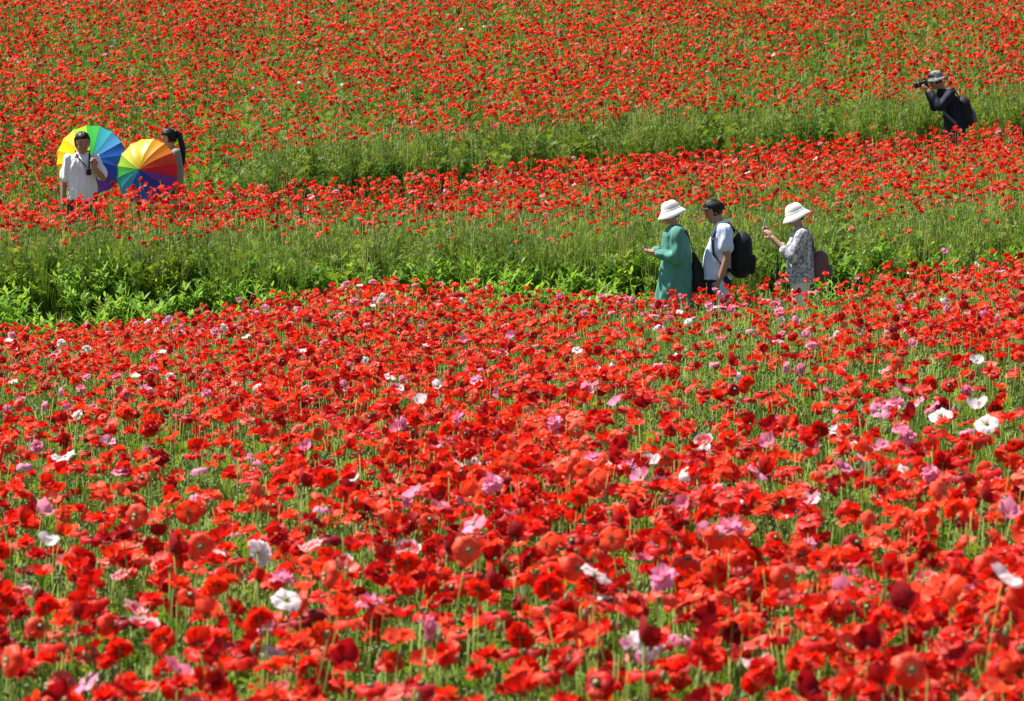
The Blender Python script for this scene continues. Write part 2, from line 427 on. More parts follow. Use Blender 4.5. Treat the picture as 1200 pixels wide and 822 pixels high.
FORMS = ['cup', 'bowl', 'dome', 'double', 'flat']
RED_PROTO = []      # (colour, form, parts)
sd = 100
for size, colour, form, k in ((q, *a) for q in (0.87, 0.70) for a in (('red', 'cup', 3), ('red', 'bowl', 2), ('red', 'dome', 5), ('red', 'double', 7), ('red', 'flat', 1), ('orange', 'bowl', 2), ('orange', 'dome', 1),
                        ('orange', 'double', 1), ('crimson', 'cup', 1), ('crimson', 'dome', 1), ('salmon', 'bowl', 1), ('salmon', 'double', 1), ('rimmed', 'bowl', 1))):
    for i in range(k):
        sd += 1; RED_PROTO.append((colour, form, flower_parts(sd, colour, form, H=0.70 + 0.16 * random.random(), size=size)))
RW = np.array([{'red': 1.0, 'orange': 0.45, 'crimson': 0.55, 'salmon': 0.4, 'rimmed': 0.15}[c] * {'double': 1.5, 'flat': 0.7, 'cup': 0.8}.get(f, 1.0) for c, f, p in RED_PROTO]); NB = len(RED_PROTO) // 2; RW = RW[:NB] / RW[:NB].sum()
PALE = {}
for colour in ('pink', 'white'):
    PALE[colour] = []
    for size in (0.88, 0.70):
        for form in ('cup', 'bowl', 'dome', 'double', 'double', 'flat'):
            sd += 1; PALE[colour].append((colour, form, flower_parts(sd, colour, form, H=0.74 + 0.14 * random.random(), size=size)))

def place(xy, nproto, w=None, s0=0.9, s1=1.14):
    n = len(xy); x, y = xy[:, 0], xy[:, 1]
    low = 1 - 0.12 * sstep(25, 32, y) * (y < 34.7) * (1 - sstep(1.8, 4.6, x)) * (1 - np.exp(-((x + 1.4) / 1.5) ** 2))      # the bed thins out towards the near path
    low = low + 0.16 * np.exp(-((x + 4.2) / 0.7) ** 2) * (y > y2(x) - 2.0) * (y < y2(x) - 0.7)       # a taller clump where the couple stand
    return np.stack([x, y, ground(x, y) - 0.004, rng.normal(0, 0.07, n), rng.normal(0, 0.07, n), rng.uniform(0, 6.283, n), rng.uniform(s0, s1, n) * low,
                     rng.choice(nproto, n, p=w)], 1)
def topx(P, h=0.8):        # picture position of the bloom (photo pixels)
    dz = P[:, 2] + h * P[:, 6] - CH
    return 600 + FPX * P[:, 0] / P[:, 1], 192 - FPX * dz / P[:, 1]

reds = place(area_points(7.0, 64, d_red, 300), NB, RW)
reds[:, 7] += NB * (reds[:, 1] + rng.normal(0, 3.5, len(reds)) > 19)        # further out grow smaller-flowered plants
px, py = topx(reds)
vis = (px > -10) & (px < 1210) & (py < 840) & (py > -5)
order = np.argsort(np.where(vis, reds[:, 1], 1e9))
ind = order[:300]; rest = np.ones(len(reds), bool); rest[ind] = False

LABEL = {
 ('red', 'cup'): 'scarlet poppy with upright cupped petals among the large front field blooms',
 ('red', 'bowl'): 'scarlet poppy with wide open bowl of petals in the front field',
 ('red', 'dome'): 'scarlet poppy with petals hanging over like a skirt in the front field',
 ('red', 'double'): 'ruffled double scarlet poppy with many layered petals in the front field',
 ('red', 'flat'): 'flat fully opened scarlet poppy with five petals in the front field',
 ('orange', 'bowl'): 'orange red poppy with open bowl of petals in the front field',
 ('orange', 'dome'): 'orange red poppy with drooping skirt of petals in the front field',
 ('orange', 'double'): 'ruffled double orange red poppy in the front field',
 ('crimson', 'cup'): 'dark crimson poppy with upright cupped petals in the front field',
 ('crimson', 'dome'): 'dark crimson poppy with drooping petals in the front field',
 ('salmon', 'bowl'): 'pale salmon poppy with open bowl of petals in the front field',
 ('salmon', 'double'): 'ruffled double salmon poppy in the front field',
 ('rimmed', 'bowl'): 'red poppy with pale rimmed petals in the front field'}

def build_kind(parts):
    """meshes shared by every poppy of this kind"""
    out = []
    for nm, pa, v, f, t, m in parts:
        o = mesh_obj(nm, v, f, m, tattr=t if t is not None else [0.5] * len(v)); out.append((nm, pa, o.data)); 
        bpy.data.objects.remove(o)
    return out
def poppy(name, kind, row, label, group):
    e = bpy.data.objects.new(name, None); COL.objects.link(e); e.empty_display_size = 0.05
    e.location = row[:3]; e.rotation_euler = row[3:6]; e.scale = (row[6],) * 3
    setstuff(e, label, 'poppy', None, group)
    stem = None
    for nm, pa, me in kind:
        o = bpy.data.objects.new(nm, me); COL.objects.link(o)
        o.parent = stem if pa else e
        if nm == 'stem': stem = o
    return e
KINDS = [build_kind(p[2]) for p in RED_PROTO]
scatter('red_poppies', [merged_mesh('red_poppy_kind', p[2]) for p in RED_PROTO], reds[rest], 'mass of small red poppies covering the front field, terrace and hillside', 'poppies')

# pink and white blooms: each one its own thing
PALEPOS = []
FTXT = {'cup': 'with upright cupped petals', 'bowl': 'with wide open bowl of petals', 'dome': 'with drooping petals', 'double': 'with ruffled double petals', 'flat': 'with flat spread petals'}
def d_pale(x, y):
    return np.where(y < 34.5, np.interp(y, [8, 12, 34], [3.2, 2.5, 1.7]), np.where(y < y2(x), 0.35 * (y > 39), 0.32)) * in_beds(y, x) * np.clip(2.2 * patch(x + 40, y) - 0.3, 0.15, 2)
for colour, share in (('pink', 0.8), ('white', 0.25)):
    P = place(area_points(8.4, 57, lambda x, y: d_pale(x, y) * share, 3.2, margin=0.1), 6, None, 0.95, 1.15); P[:, 7] += 6 * (P[:, 1] > 19)
    px, py = topx(P); P = P[(px > -8) & (px < 1208) & (py > 0) & (py < 838)]; P = P[np.argsort(P[:, 1])][:290]
    kinds = [build_kind(p[2]) for p in PALE[colour]]
    whole = [merged_mesh(colour + '_poppy', p[2]).data for p in PALE[colour]]
    PALEPOS += [(colour, a, b, r[1]) for a, b, r in zip(*topx(P), P)]
    for row in P:
        c, f, _ = PALE[colour][int(row[7])]
        zone = 'front field' if row[1] < 34.6 else ('terrace between the two paths' if row[1] < float(y2(row[0])) else 'hillside above the far path')
        r = row[6] / 1.05; hgt = 'tall ' if r > 1.05 else ('short ' if r < 0.95 else ''); lab = '%s%s poppy %s in the %s' % (hgt, colour, FTXT[f], zone); grp = '%s poppies of the %s' % (colour, zone)
        if row[1] < 17: poppy(colour + '_poppy', kinds[int(row[7])], row, lab, grp)
        else:
            o = bpy.data.objects.new(colour + '_poppy', whole[int(row[7])]); COL.objects.link(o)
            o.location = row[:3]; o.rotation_euler = row[3:6]; o.scale = (row[6],) * 3
            setstuff(o, lab, 'poppy', None, grp)

# the nearest red blooms, one by one; told apart by colour, form, how they stand and a pale neighbour
CN = {'red': 'scarlet', 'orange': 'orange red', 'crimson': 'dark crimson', 'salmon': 'salmon', 'rimmed': 'pale rimmed red'}
FN = {'cup': 'cupped', 'bowl': 'bowl-shaped', 'dome': 'drooping', 'double': 'ruffled double', 'flat': 'flat open'}
px, py = topx(reds)
for i in ind:
    c, f, _ = RED_PROTO[int(reds[i, 7])]
    near = sorted((math.hypot(px[i] - a, py[i] - b), q) for q, a, b, d in PALEPOS if abs(d - reds[i, 1]) < 1.2)
    r = reds[i, 6] / 1.02; hgt = 'tall ' if r > 1.07 else ('short ' if r < 0.93 else '')
    bes = ' beside a %s one' % near[0][1] if near and near[0][0] < 48 else ''
    poppy('red_poppy', KINDS[int(reds[i, 7])], reds[i], '%s%s %s poppy%s in the front field' % (hgt, CN[c], FN[f], bes), 'red poppies of the front field')

# ------------------------------------------------------------------ foliage
def plant_proto(seed, H=0.72, nst=4, nleaf=16, spread=0.11, lf=1.0):
    r_ = random.Random(seed); mb = MB()
    for k in range(nst):
        a = r_.uniform(0, 6.28); h = H * r_.uniform(0.6, 1.08); d = r_.uniform(0.02, spread)
        st = stem_curve(r_, h, math.cos(a) * d * 1.3, math.sin(a) * d * 1.3)
        st = [p + Vector((math.cos(a) * d * .4, math.sin(a) * d * .4, 0)) for p in st]
        top = r_.random()
        if top < 0.45:      # nodding bud
            e = st[-1]; dr = Vector((math.cos(a), math.sin(a), 0)); st += [e + dr * 0.012 + Vector((0, 0, .012)), e + dr * 0.026 + Vector((0, 0, 0))]
        v, f = tube(st, [0.0027] * 2 + [0.002] * (len(st) - 2), 3); mb.add(v, f, 0)
        if top < 0.45:
            v, f = lathe([(0.0005, -0.026), (0.006, -0.020), (0.0072, -0.011), (0.004, -0.002), (0.0005, 0.001)], 6, Matrix.Translation(st[-1])); mb.add(v, f, 2)
        elif top < 0.85:    # upright seed pod
            v, f = lathe([(0.002, -0.002), (0.0055, 0.004), (0.0065, 0.013), (0.0075, 0.0145), (0.0005, 0.018)], 6, Matrix.Translation(st[-1])); mb.add(v, f, 2)
        for q in range(nleaf // nst + 1):
            z = r_.random() ** 1.3 * 0.85; i = min(3, int(z * 4)); p = st[i].lerp(st[i + 1], z * 4 - i)
            L = lf * r_.uniform(0.10, 0.19) * (1.15 - 0.55 * z); v, f = leaf_blade(r_, L, L * (0.45 if lf > .9 else 0.34), 4)
            m = rotmat(p, r_.uniform(0, 6.28), -r_.uniform(0.35, 1.25)); mb.add([m @ c for c in v], f, 1)
    return proto_obj('p', mb, [M['stem'], M['leaf'], M['pod']])
def grass_proto(seed, H=0.6, n=26, w=0.006, mat='grass', spread=0.1, lean=0.3, ears=False):
    r_ = random.Random(seed); mb = MB()
    for k in range(n):
        a = r_.uniform(0, 6.28); b = r_.uniform(0, 6.28); d = r_.uniform(0, spread); h = H * r_.uniform(0.45, 1.1); ln = r_.uniform(0.05, lean) * h
        o = Vector((math.cos(b) * d, math.sin(b) * d, 0)); dr = Vector((math.cos(a), math.sin(a), 0)); sd_ = Vector((-dr.y, dr.x, 0)); v = []; f = []
        for i in range(5):
            u = i / 4; c = o + dr * ln * u ** 2 + Vector((0, 0, h * (u - 0.25 * u * u * ln / h))); ww = w * (1 - u * 0.95) * (0.7 + 0.6 * u)
            v += [c - sd_ * ww, c + sd_ * ww]
        for i in range(4): f.append((2 * i, 2 * i + 1, 2 * i + 3, 2 * i + 2))
        mb.add(v, f, 0)
    return proto_obj('g', mb, [M[mat]])
def weed_proto(seed, H=0.3, nst=6):
    """leafy broad-leaved weed: stems set with lance leaves"""
    r_ = random.Random(seed); mb = MB()
    for k in range(nst):
        a = r_.uniform(0, 6.28); st = stem_curve(r_, H * r_.uniform(0.6, 1.15), math.cos(a) * 0.12, math.sin(a) * 0.12)
        v, f = tube(st, 0.0025, 3); mb.add(v, f, 0)
        for q in range(14):
            z = r_.uniform(0.1, 1.0); i = min(3, int(z * 4)); p = st[i].lerp(st[i + 1], z * 4 - i)
            L = r_.uniform(0.06, 0.13); W = L * r_.uniform(0.09, 0.15); ar = r_.uniform(0.1, 0.6)
            pts = [(0, 0), (0.3, 1), (0.6, 0.85), (1, 0)]; v = []
            for x, y in pts:
                for s in (-1, 1): v.append(Vector((x * L, s * y * W + s * 0.0008, x * L * 0.2 - ar * L * x * x * 0.6 + 0.3 * y * W)))
            m = rotmat(p, r_.uniform(0, 6.28), -r_.uniform(0.1, 0.9)); mb.add([m @ c for c in v], [(0, 2, 3, 1), (2, 4, 5, 3), (4, 6, 7, 5)], 1)
    return proto_obj('w', mb, [M['stem'], M['weed']])

fol = [plant_proto(300 + i, H=0.60 + 0.05 * (i % 4), nst=5 + i % 3, nleaf=22, lf=(1.0, 0.72)[i % 2]) for i in range(8)]
fol += [grass_proto(330 + i, H=0.55 + 0.08 * i, n=22, mat='grass') for i in range(2)]
fw = np.array([1] * 8 + [0.25] * 2); fw = fw / fw.sum()
def d_fol(x, y):
    Y2 = y2(x)
    fg = np.interp(y, [7, 12, 34], [34, 28, 20]); b = np.where(y < 38.6, 30 * (0.35 + 1.3 * vn3(x * 1.9, y * 0.6)), 18)
    h = np.where(y < Y2 + 2.2, 30, 15)
    return np.where(y < 34.5, fg, np.where(y < Y2, b, h)) * np.maximum(in_beds(y, x), 0.0) * gaps(x, y) * (0.7 + 0.6 * patch(x + 70, y + 20))
P = place(area_points(6.6, 64, d_fol, 48), len(fol), fw, 0.85, 1.15)
scatter('poppy_foliage', fol, P, 'green poppy stems, feathery leaves, buds and seed pods under the blooms', 'foliage')

# tall light green growth standing at the front edges of the terrace and the hillside
edge = [plant_proto(360 + i, H=0.80 + 0.05 * (i % 3), nst=12, nleaf=40, spread=0.09, lf=0.68) for i in range(6)] + [grass_proto(370 + i, H=0.8 + 0.07 * i, n=34, w=0.0034, spread=0.09, lean=0.2) for i in range(4)]
def d_edge(x, y):
    Y2 = y2(x)
    return np.where((y > 37.0) & (y < 38.3), 17 * (0.15 + 1.7 * vn3(x * 1.9, y * 0.6)), np.where((y > Y2 + 0.8) & (y < Y2 + 1.35), 26 * (0.3 + 1.4 * vn3(x * 1.4 + 40, y)), 0)) * gaps(x, y)
P = place(area_points(36, 54, d_edge, 42), len(edge), None, 0.85, 1.12)
scatter('terrace_edge_growth', edge, P, 'tall pale green stems standing along the path edges of terrace and hillside', 'foliage')

weeds = [weed_proto(400 + i, H=0.30 + 0.05 * (i % 3), nst=8) for i in range(4)] + [grass_proto(410 + i, H=0.34, n=24, w=0.009, mat='weed', spread=0.06, lean=0.9) for i in range(2)]
def d_weed(x, y):
    Y2 = y2(x)
    lush = 0.45 + sstep(-1.9, -3.0, x) + sstep(-0.7, -0.2, x) * (1 - sstep(1.2, 1.8, x))
    return np.where((y > 36.05) & (y < 37.6), 22 + 16 * lush, np.where((y > 34.7) & (y <= 36.05) & (x < 1.2), 30 * (lush - 0.2), np.where((y > 34.4) & (y < 35.2), 6, np.where((np.abs(y - Y2) > 0.5) & (np.abs(y - Y2) < 0.9), 5, 0)))) * (0.5 + vn3(x * 0.9 + 11, y + 3))
P = place(area_points(34, 54, d_weed, 80), len(weeds), None, 0.8, 1.3)
scatter('path_weeds', weeds, P, 'low bright green weeds and grass along both footpaths', 'weeds')
#PEOPLE
# ------------------------------------------------------------------ people
M['skin'] = cloth('skin', (0.46, 0.27, 0.185), 0.08, 0.55, 8)
M['skin_tan'] = cloth('tanned_skin', (0.36, 0.20, 0.13), 0.08, 0.55, 8)
M['hair'] = cloth('black_hair', (0.012, 0.010, 0.010), 0.3, 0.45, 60)
M['eye'] = simple('dark_eye', (0.02, 0.015, 0.012), 0.2)
M['lip'] = simple('lip', (0.36, 0.12, 0.10), 0.5)
M['white_cotton'] = cloth('white_cotton', (0.57, 0.64, 0.86), 0.04)
M['bright_cotton'] = cloth('bright_white_cotton', (0.78, 0.80, 0.85), 0.04)
M['white_hat'] = cloth('white_hat_cotton', (0.82, 0.80, 0.78), 0.04)
M['teal'] = cloth('teal_linen', (0.095, 0.265, 0.22), 0.16)
M['black'] = cloth('black_nylon', (0.012, 0.012, 0.015), 0.3, 0.6)
M['navy'] = cloth('navy_cotton', (0.018, 0.022, 0.06), 0.2)
M['dark_navy'] = cloth('dark_navy_nylon', (0.009, 0.010, 0.024), 0.25, 0.7)
M['denim'] = cloth('dark_trousers', (0.03, 0.035, 0.05), 0.2)
M['pale_blue'] = cloth('pale_blue_towel', (0.42, 0.56, 0.76), 0.08)
M['cream'] = cloth('cream_trousers', (0.74, 0.72, 0.64), 0.05)
M['olive'] = cloth('grey_green_cotton', (0.23, 0.25, 0.20), 0.15)
M['mauve'] = cloth('mauve_nylon', (0.17, 0.085, 0.085), 0.2, 0.7)
M['grey'] = cloth('grey_strap', (0.12, 0.12, 0.14), 0.2)
M['shoe'] = cloth('shoe_fabric', (0.2, 0.19, 0.18), 0.2)
M['metal'] = simple('steel_rod', (0.25, 0.25, 0.27), 0.3, 0.6)
M['plastic'] = simple('black_plastic', (0.015, 0.015, 0.018), 0.35)
M['phone'] = simple('grey_phone', (0.35, 0.35, 0.38), 0.3)
def pattern_mat(name, base, spots, scale, thr=(0.42, 0.5)):
    a = NT(name)
    n1 = a.noise(scale, 3); n2 = a.noise(scale * 1.9, 2)
    c = a.ramp(n1, [(thr[0], base), (thr[1], spots[0])]); c = a.mix(a.ramp(n2, [(0.52, (0, 0, 0)), (0.58, (1, 1, 1))]), c, spots[1])
    p = a.n('ShaderNodeBsdfPrincipled'); a.l(c, p.inputs['Base Color']); p.inputs['Roughness'].default_value = 0.85; p.inputs['Specular IOR Level'].default_value = 0.2
    a.l(p.outputs[0], a.out.inputs[0]); return a.m
M['blouse'] = pattern_mat('leaf_print_blouse', (0.66, 0.62, 0.62), [(0.42, 0.40, 0.43), (0.17, 0.20, 0.23)], 17)
M['camo'] = pattern_mat('mottled_hat_cloth', (0.24, 0.27, 0.27), [(0.10, 0.12, 0.12), (0.38, 0.36, 0.35)], 16)

def V(*a): return Vector(a)
class Shape(MB):
    """closed pieces that are fused into one continuous surface"""
    def ball(s, c, r, rot=None, n=14, m=9):
        r = r if isinstance(r, (tuple, list)) else (r, r, r); c = Vector(c); v = []; f = []
        for i in range(1, m):
            th = math.pi * i / m
            for k in range(n):
                p = V(r[0] * math.sin(th) * math.cos(6.28319 * k / n), r[1] * math.sin(th) * math.sin(6.28319 * k / n), r[2] * math.cos(th))
                v.append(c + (rot @ p if rot else p))
        for q in (V(0, 0, r[2]), V(0, 0, -r[2])): v.append(c + (rot @ q if rot else q))
        T, B = len(v) - 2, len(v) - 1
        for i in range(m - 2):
            for k in range(n): f.append((i * n + k, (i + 1) * n + k, (i + 1) * n + (k + 1) % n, i * n + (k + 1) % n))
        for k in range(n): f.append((T, k, (k + 1) % n)); f.append((B, (m - 2) * n + (k + 1) % n, (m - 2) * n + k))
        s.add(v, f)
    def cap(s, a, b, ra, rb):
        s.ball(a, ra); s.ball(b, rb); v, f = tube([a, b], [ra, rb], 14); s.add(v, f)
    def chain(s, pts, rad):
        for i in range(len(pts) - 1): s.cap(pts[i], pts[i + 1], rad[i], rad[i + 1])
    def loft(s, rings, n=24, e=0.9):
        """rings: (x, y, z, rx, ry)"""
        v = []; f = []
        for x, y, z, rx, ry in rings:
            for k in range(n):
                c, d = math.cos(6.28319 * k / n), math.sin(6.28319 * k / n)
                v.append(V(x + rx * math.copysign(abs(c) ** e, c), y + ry * math.copysign(abs(d) ** e, d), z))
        for i in range(len(rings) - 1):
            for k in range(n): f.append((i * n + k, i * n + (k + 1) % n, (i + 1) * n + (k + 1) % n, (i + 1) * n + k))
        f.append(tuple(range(n))[::-1]); f.append(tuple((len(rings) - 1) * n + k for k in range(n)))
        s.add(v, f)
    def hand(s, w_, d, nrm, thumb, curl=0.5, k=1.0):
        """palm, four unequal bent fingers and a thumb leaving the side of the palm; thumb=+1/-1 picks the side"""
        d = Vector(d).normalized(); nrm = Vector(nrm); nrm = (nrm - d * nrm.dot(d)).normalized(); sd_ = d.cross(nrm); w_ = Vector(w_)
        rot = Matrix((d, sd_, nrm)).transposed()
        s.ball(w_ + d * 0.045 * k, (0.052 * k, 0.041 * k, 0.017 * k), rot)
        for i, L in enumerate((0.068, 0.078, 0.073, 0.056)):
            off = (i - 1.5) * 0.0205 * k * thumb * -1
            p = w_ + d * (0.082 - abs(i - 1.3) * 0.004) * k + sd_ * off; a = 0.25 * curl; pts = [p]
            for q in (0.45, 0.32, 0.23):
                p = p + (d * math.cos(a) + nrm * math.sin(a)) * L * q * k; pts.append(p); a += curl
            s.chain(pts, [0.0092 * k, 0.0086 * k, 0.008 * k, 0.0072 * k])
        t0 = w_ + d * 0.02 * k + sd_ * thumb * 0.03 * k
        t1 = t0 + (d * 0.6 + sd_ * thumb * 0.75 + nrm * 0.3).normalized() * 0.036 * k; t2 = t1 + (d * 0.9 + nrm * 0.6 * curl).normalized() * 0.03 * k
        s.chain([t0, t1, t2], [0.013 * k, 0.0105 * k, 0.0085 * k])
    def head(s, HM, k=1.0):
        def B(c, r): s.ball(HM @ (Vector(c) * k), tuple(x * k for x in r), HM.to_3x3())
        B((0, 0, .022), (.097, .081, .106)); B((.022, 0, -.045), (.072, .064, .072)); B((.068, 0, -.096), (.022, .026, .018))
        B((.090, 0, -.012), (.013, .010, .026)); B((.100, 0, -.026), (.014, .013, .011)); B((.084, 0, .030), (.018, .045, .011))
        B((.083, 0, -.062), (.014, .022, .012))
        for y in (-1, 1): B((-.004, y * .077, -.012), (.018, .010, .031)); B((.062, y * .036, -.028), (.026, .024, .022))
    def fuse(s, name, mat, parent, voxel=0.006, it=3, fold=0.0, fscale=7.0, sag=1.0):
        me = bpy.data.meshes.new('t'); me.from_pydata([tuple(x) for x in s.v], [], s.f); o = bpy.data.objects.new('t', me); COL.objects.link(o)
        md = o.modifiers.new('r', 'REMESH'); md.mode = 'VOXEL'; md.voxel_size = voxel
        dg = bpy.context.evaluated_depsgraph_get(); nm = bpy.data.meshes.new_from_object(o.evaluated_get(dg))
        bpy.data.objects.remove(o); bpy.data.meshes.remove(me)
        bm = bmesh.new(); bm.from_mesh(nm)
        for _ in range(it): bmesh.ops.smooth_vert(bm, verts=bm.verts, factor=0.5, use_axis_x=True, use_axis_y=True, use_axis_z=True)
        if fold:
            bm.normal_update()
            for v in bm.verts:
                q = v.co * fscale; q.z *= 0.45 * sag
                v.co += v.normal * (fold * (noise.noise(q + V(3, 9, 1)) + 0.6 * noise.noise(q * 2.3)))
        bm.to_mesh(nm); bm.free(); nm.name = name; nm.materials.clear(); nm.materials.append(mat)
        nm.polygons.foreach_set('use_smooth', [True] * len(nm.polygons)); nm.update()
        r = bpy.data.objects.new(name, nm); COL.objects.link(r); r.parent = parent; return r

def person(loc, rz, label):
    e = bpy.data.objects.new('person', None); COL.objects.link(e); e.empty_display_size = 0.2
    e.location = loc; e.rotation_euler = (0, 0, rz); setstuff(e, label, 'person', None, None); return e
def face(par, HM, k=1.0, skin=None):
    for y in (-1, 1):
        s = Shape(); s.ball(HM @ (V(.079, y * .031, .006) * k), (.012 * k, .014 * k, .007 * k), HM.to_3x3(), 10, 6); s.obj('eye', [M['eye']], par)
        b = Shape(); b.ball(HM @ (V(.088, y * .033, .034) * k), (.008 * k, .022 * k, .004 * k), HM.to_3x3(), 10, 6); b.obj('eyebrow', [M['hair']], par)
    s = Shape(); s.ball(HM @ (V(.091, 0, -.062) * k), (.008 * k, .024 * k, .006 * k), HM.to_3x3(), 10, 6); s.obj('mouth', [M['lip']], par)
def hair(par, HM, k=1.0, low=-0.05, rnd=0):
    """cap of hair: covers crown, sides and nape, leaves the face free"""
    s = Shape(); n, m = 30, 18; v = []; f = []
    for i in range(m + 1):
        th = math.pi * i / m
        for j in range(n):
            d = V(math.sin(th) * math.cos(6.28319 * j / n), math.sin(th) * math.sin(6.28319 * j / n), math.cos(th))
            p = V(d.x * .108, d.y * .093, d.z * .114 + .028); lim = 0.055 if p.x > 0.03 else low
            if p.x > 0.03: lim = 0.055 + (p.x - 0.03) * 0.35
            if p.z < lim: p = V(p.x * 0.72, p.y * 0.72, max(p.z, lim - .04) if p.x < .03 else p.z * 0.8)
            p *= 1 + 0.09 * noise.noise(p * 75 + V(rnd, 0, 0)); v.append(HM @ (p * k))
    for i in range(m):
        for j in range(n): f.append((i * n + j, (i + 1) * n + j, (i + 1) * n + (j + 1) % n, i * n + (j + 1) % n))
    s.add(v, f); return s.obj('hair', [M['hair']], par)
def bucket_hat(par, HM, mat, k=1.0, brim=.085, drop=.05):
    s = Shape(); n = 36; v = []; f = []
    prof = [(.002, .132), (.04, .129), (.068, .117), (.085, .095), (.096, .06), (.104, .035), (.107, .028), (.107 + brim * .5, .028 - drop * .45), (.107 + brim, .028 - drop), (.107 + brim - .001, .024 - drop), (.107 + brim * .5, .022 - drop * .45), (.105, .020), (.099, .03), (.093, .08), (.07, .115), (.002, .12)]
    for i, (r, z) in enumerate(prof):
        for j in range(n):
            a = 6.28319 * j / n; wv = 0.007 * math.sin(3 * a + 0.7) * max(0, (r - .107) / brim) ** 1 * 1.6
            v.append(HM @ (V(r * math.cos(a) * 1.05, r * math.sin(a) * .95, z + wv + .004 * noise.noise(V(math.cos(a) * 3, math.sin(a) * 3, z * 20))) * k))
    for i in range(len(prof) - 1):
        for j in range(n): f.append((i * n + j, i * n + (j + 1) % n, (i + 1) * n + (j + 1) % n, (i + 1) * n + j))
    s.add(v, f); h = s.obj('hat', [mat], par)
    b = Shape(); v, f = lathe([(.103, .040), (.1065, .040), (.1085, .030), (.1045, .0295)], 36); b.add([HM @ (V(p.x * 1.05, p.y * .95, p.z) * k) for p in v], f); b.obj('hat_band', [mat], h)
    return h
def cap_hat(par, HM, mat, k=1.0):
    s = Shape(); v, f = lathe([(.112, .030), (.112, .045), (.108, .070), (.096, .098), (.062, .118), (.003, .125)], 28); s.add([HM @ (V(p.x * .98 - .004, p.y * .84, p.z * .93 - .002) * k) for p in v], f)
    h = s.obj('cap', [mat], par)
    vz = Shape(); v = []; f = []
    for i in range(5):
        for j in range(13):
            a = -1.15 + 2.3 * j / 12; r0 = V(.106 * math.cos(a), .090 * math.sin(a), .034); u = i / 4
            p = r0 + V(.092 * u * max(0.15, math.cos(a)), 0.004 * u * math.sin(a), -.014 * u - .012 * u * abs(math.sin(a)))
            for dz in (0,): v.append(HM @ (p * k))
    for i in range(4):
        for j in range(12): f.append((i * 13 + j, i * 13 + j + 1, (i + 1) * 13 + j + 1, (i + 1) * 13 + j))
    n0 = len(v); v += [p - HM.to_3x3() @ V(0, 0, .004 * k) for p in v[:n0]]; f += [tuple(n0 + q for q in reversed(x)) for x in f]
    ed = [j for j in range(52, 65)]
    for a, b in zip(ed[:-1], ed[1:]): f.append((a, b, n0 + b, n0 + a))
    vz.add(v, f); vz.obj('visor', [mat], h); return h
def shoes(par, feet, mat):
    for x, y in feet:
        s = Shape(); s.ball((x + .07, y, .04), (.115, .043, .034)); s.ball((x, y, .065), (.055, .04, .05)); s.loft([(x + .05, y, .0, .13, .042), (x + .05, y, .02, .135, .045)])
        s.fuse('shoe', mat, par, 0.008, 2)
def rbox(s, c, r, rot=None, e=4.0, n=22, m=14):
    """rounded box (superellipsoid)"""
    v = []; f = []; c = Vector(c)
    def sp(a, p): return math.copysign(abs(a) ** (2 / p), a)
    for i in range(m + 1):
        th = math.pi * (i / m - 0.5)
        for k in range(n):
            a = 6.28319 * k / n; p = V(r[0] * sp(math.cos(th), e) * sp(math.cos(a), e), r[1] * sp(math.cos(th), e) * sp(math.sin(a), e), r[2] * sp(math.sin(th), e)); v.append(c + (rot @ p if rot else p))
    for i in range(m):
        for k in range(n): f.append((i * n + k, i * n + (k + 1) % n, (i + 1) * n + (k + 1) % n, (i + 1) * n + k))
    s.add(v, f)
def strap(s, pts, w_, t_, up):
    """flat webbing along points"""
    pts = [Vector(p) for p in pts]; v = []; f = []
    for i, p in enumerate(pts):
        d = (pts[min(i + 1, len(pts) - 1)] - pts[max(i - 1, 0)]).normalized(); a = Vector(up).cross(d)
        a = a.normalized() if a.length > 1e-4 else V(0, 1, 0); b = d.cross(a)
        for q, r in ((-1, -1), (1, -1), (1, 1), (-1, 1)): v.append(p + a * w_ * q + b * t_ * r)
    for i in range(len(pts) - 1):
        for k in range(4): f.append((i * 4 + k, i * 4 + (k + 1) % 4, (i + 1) * 4 + (k + 1) % 4, (i + 1) * 4 + k))
    f += [(0, 1, 2, 3), tuple((len(pts) - 1) * 4 + k for k in (3, 2, 1, 0))]; s.add(v, f)
def thing(name, loc, rz, label, cat, group=None):
    e = bpy.data.objects.new(name, None); COL.objects.link(e); e.location = loc; e.rotation_euler = (0, 0, rz); e.empty_display_size = .1
    return setstuff(e, label, cat, None, group)
def HMx(loc, pitch=0, yaw=0, roll=0): return Matrix.Translation(loc) @ Matrix.Rotation(yaw, 4, 'Z') @ Matrix.Rotation(pitch, 4, 'Y') @ Matrix.Rotation(roll, 4, 'X')
def legs(s, hip=.88, step=.12, w_=.09, r=(.078, .052, .04), dx=0.0):
    for sg, st in ((1, step), (-1, -step)):
        s.chain([V(dx, sg * w_, hip), V(st * .75 + .02, sg * w_, hip * .52), V(st * .9 - .02, sg * w_, .075)], r); s.cap(V(st * .9 - .02, sg * w_, .05), V(st * .9 + .12, sg * w_, .035), .034, .026)
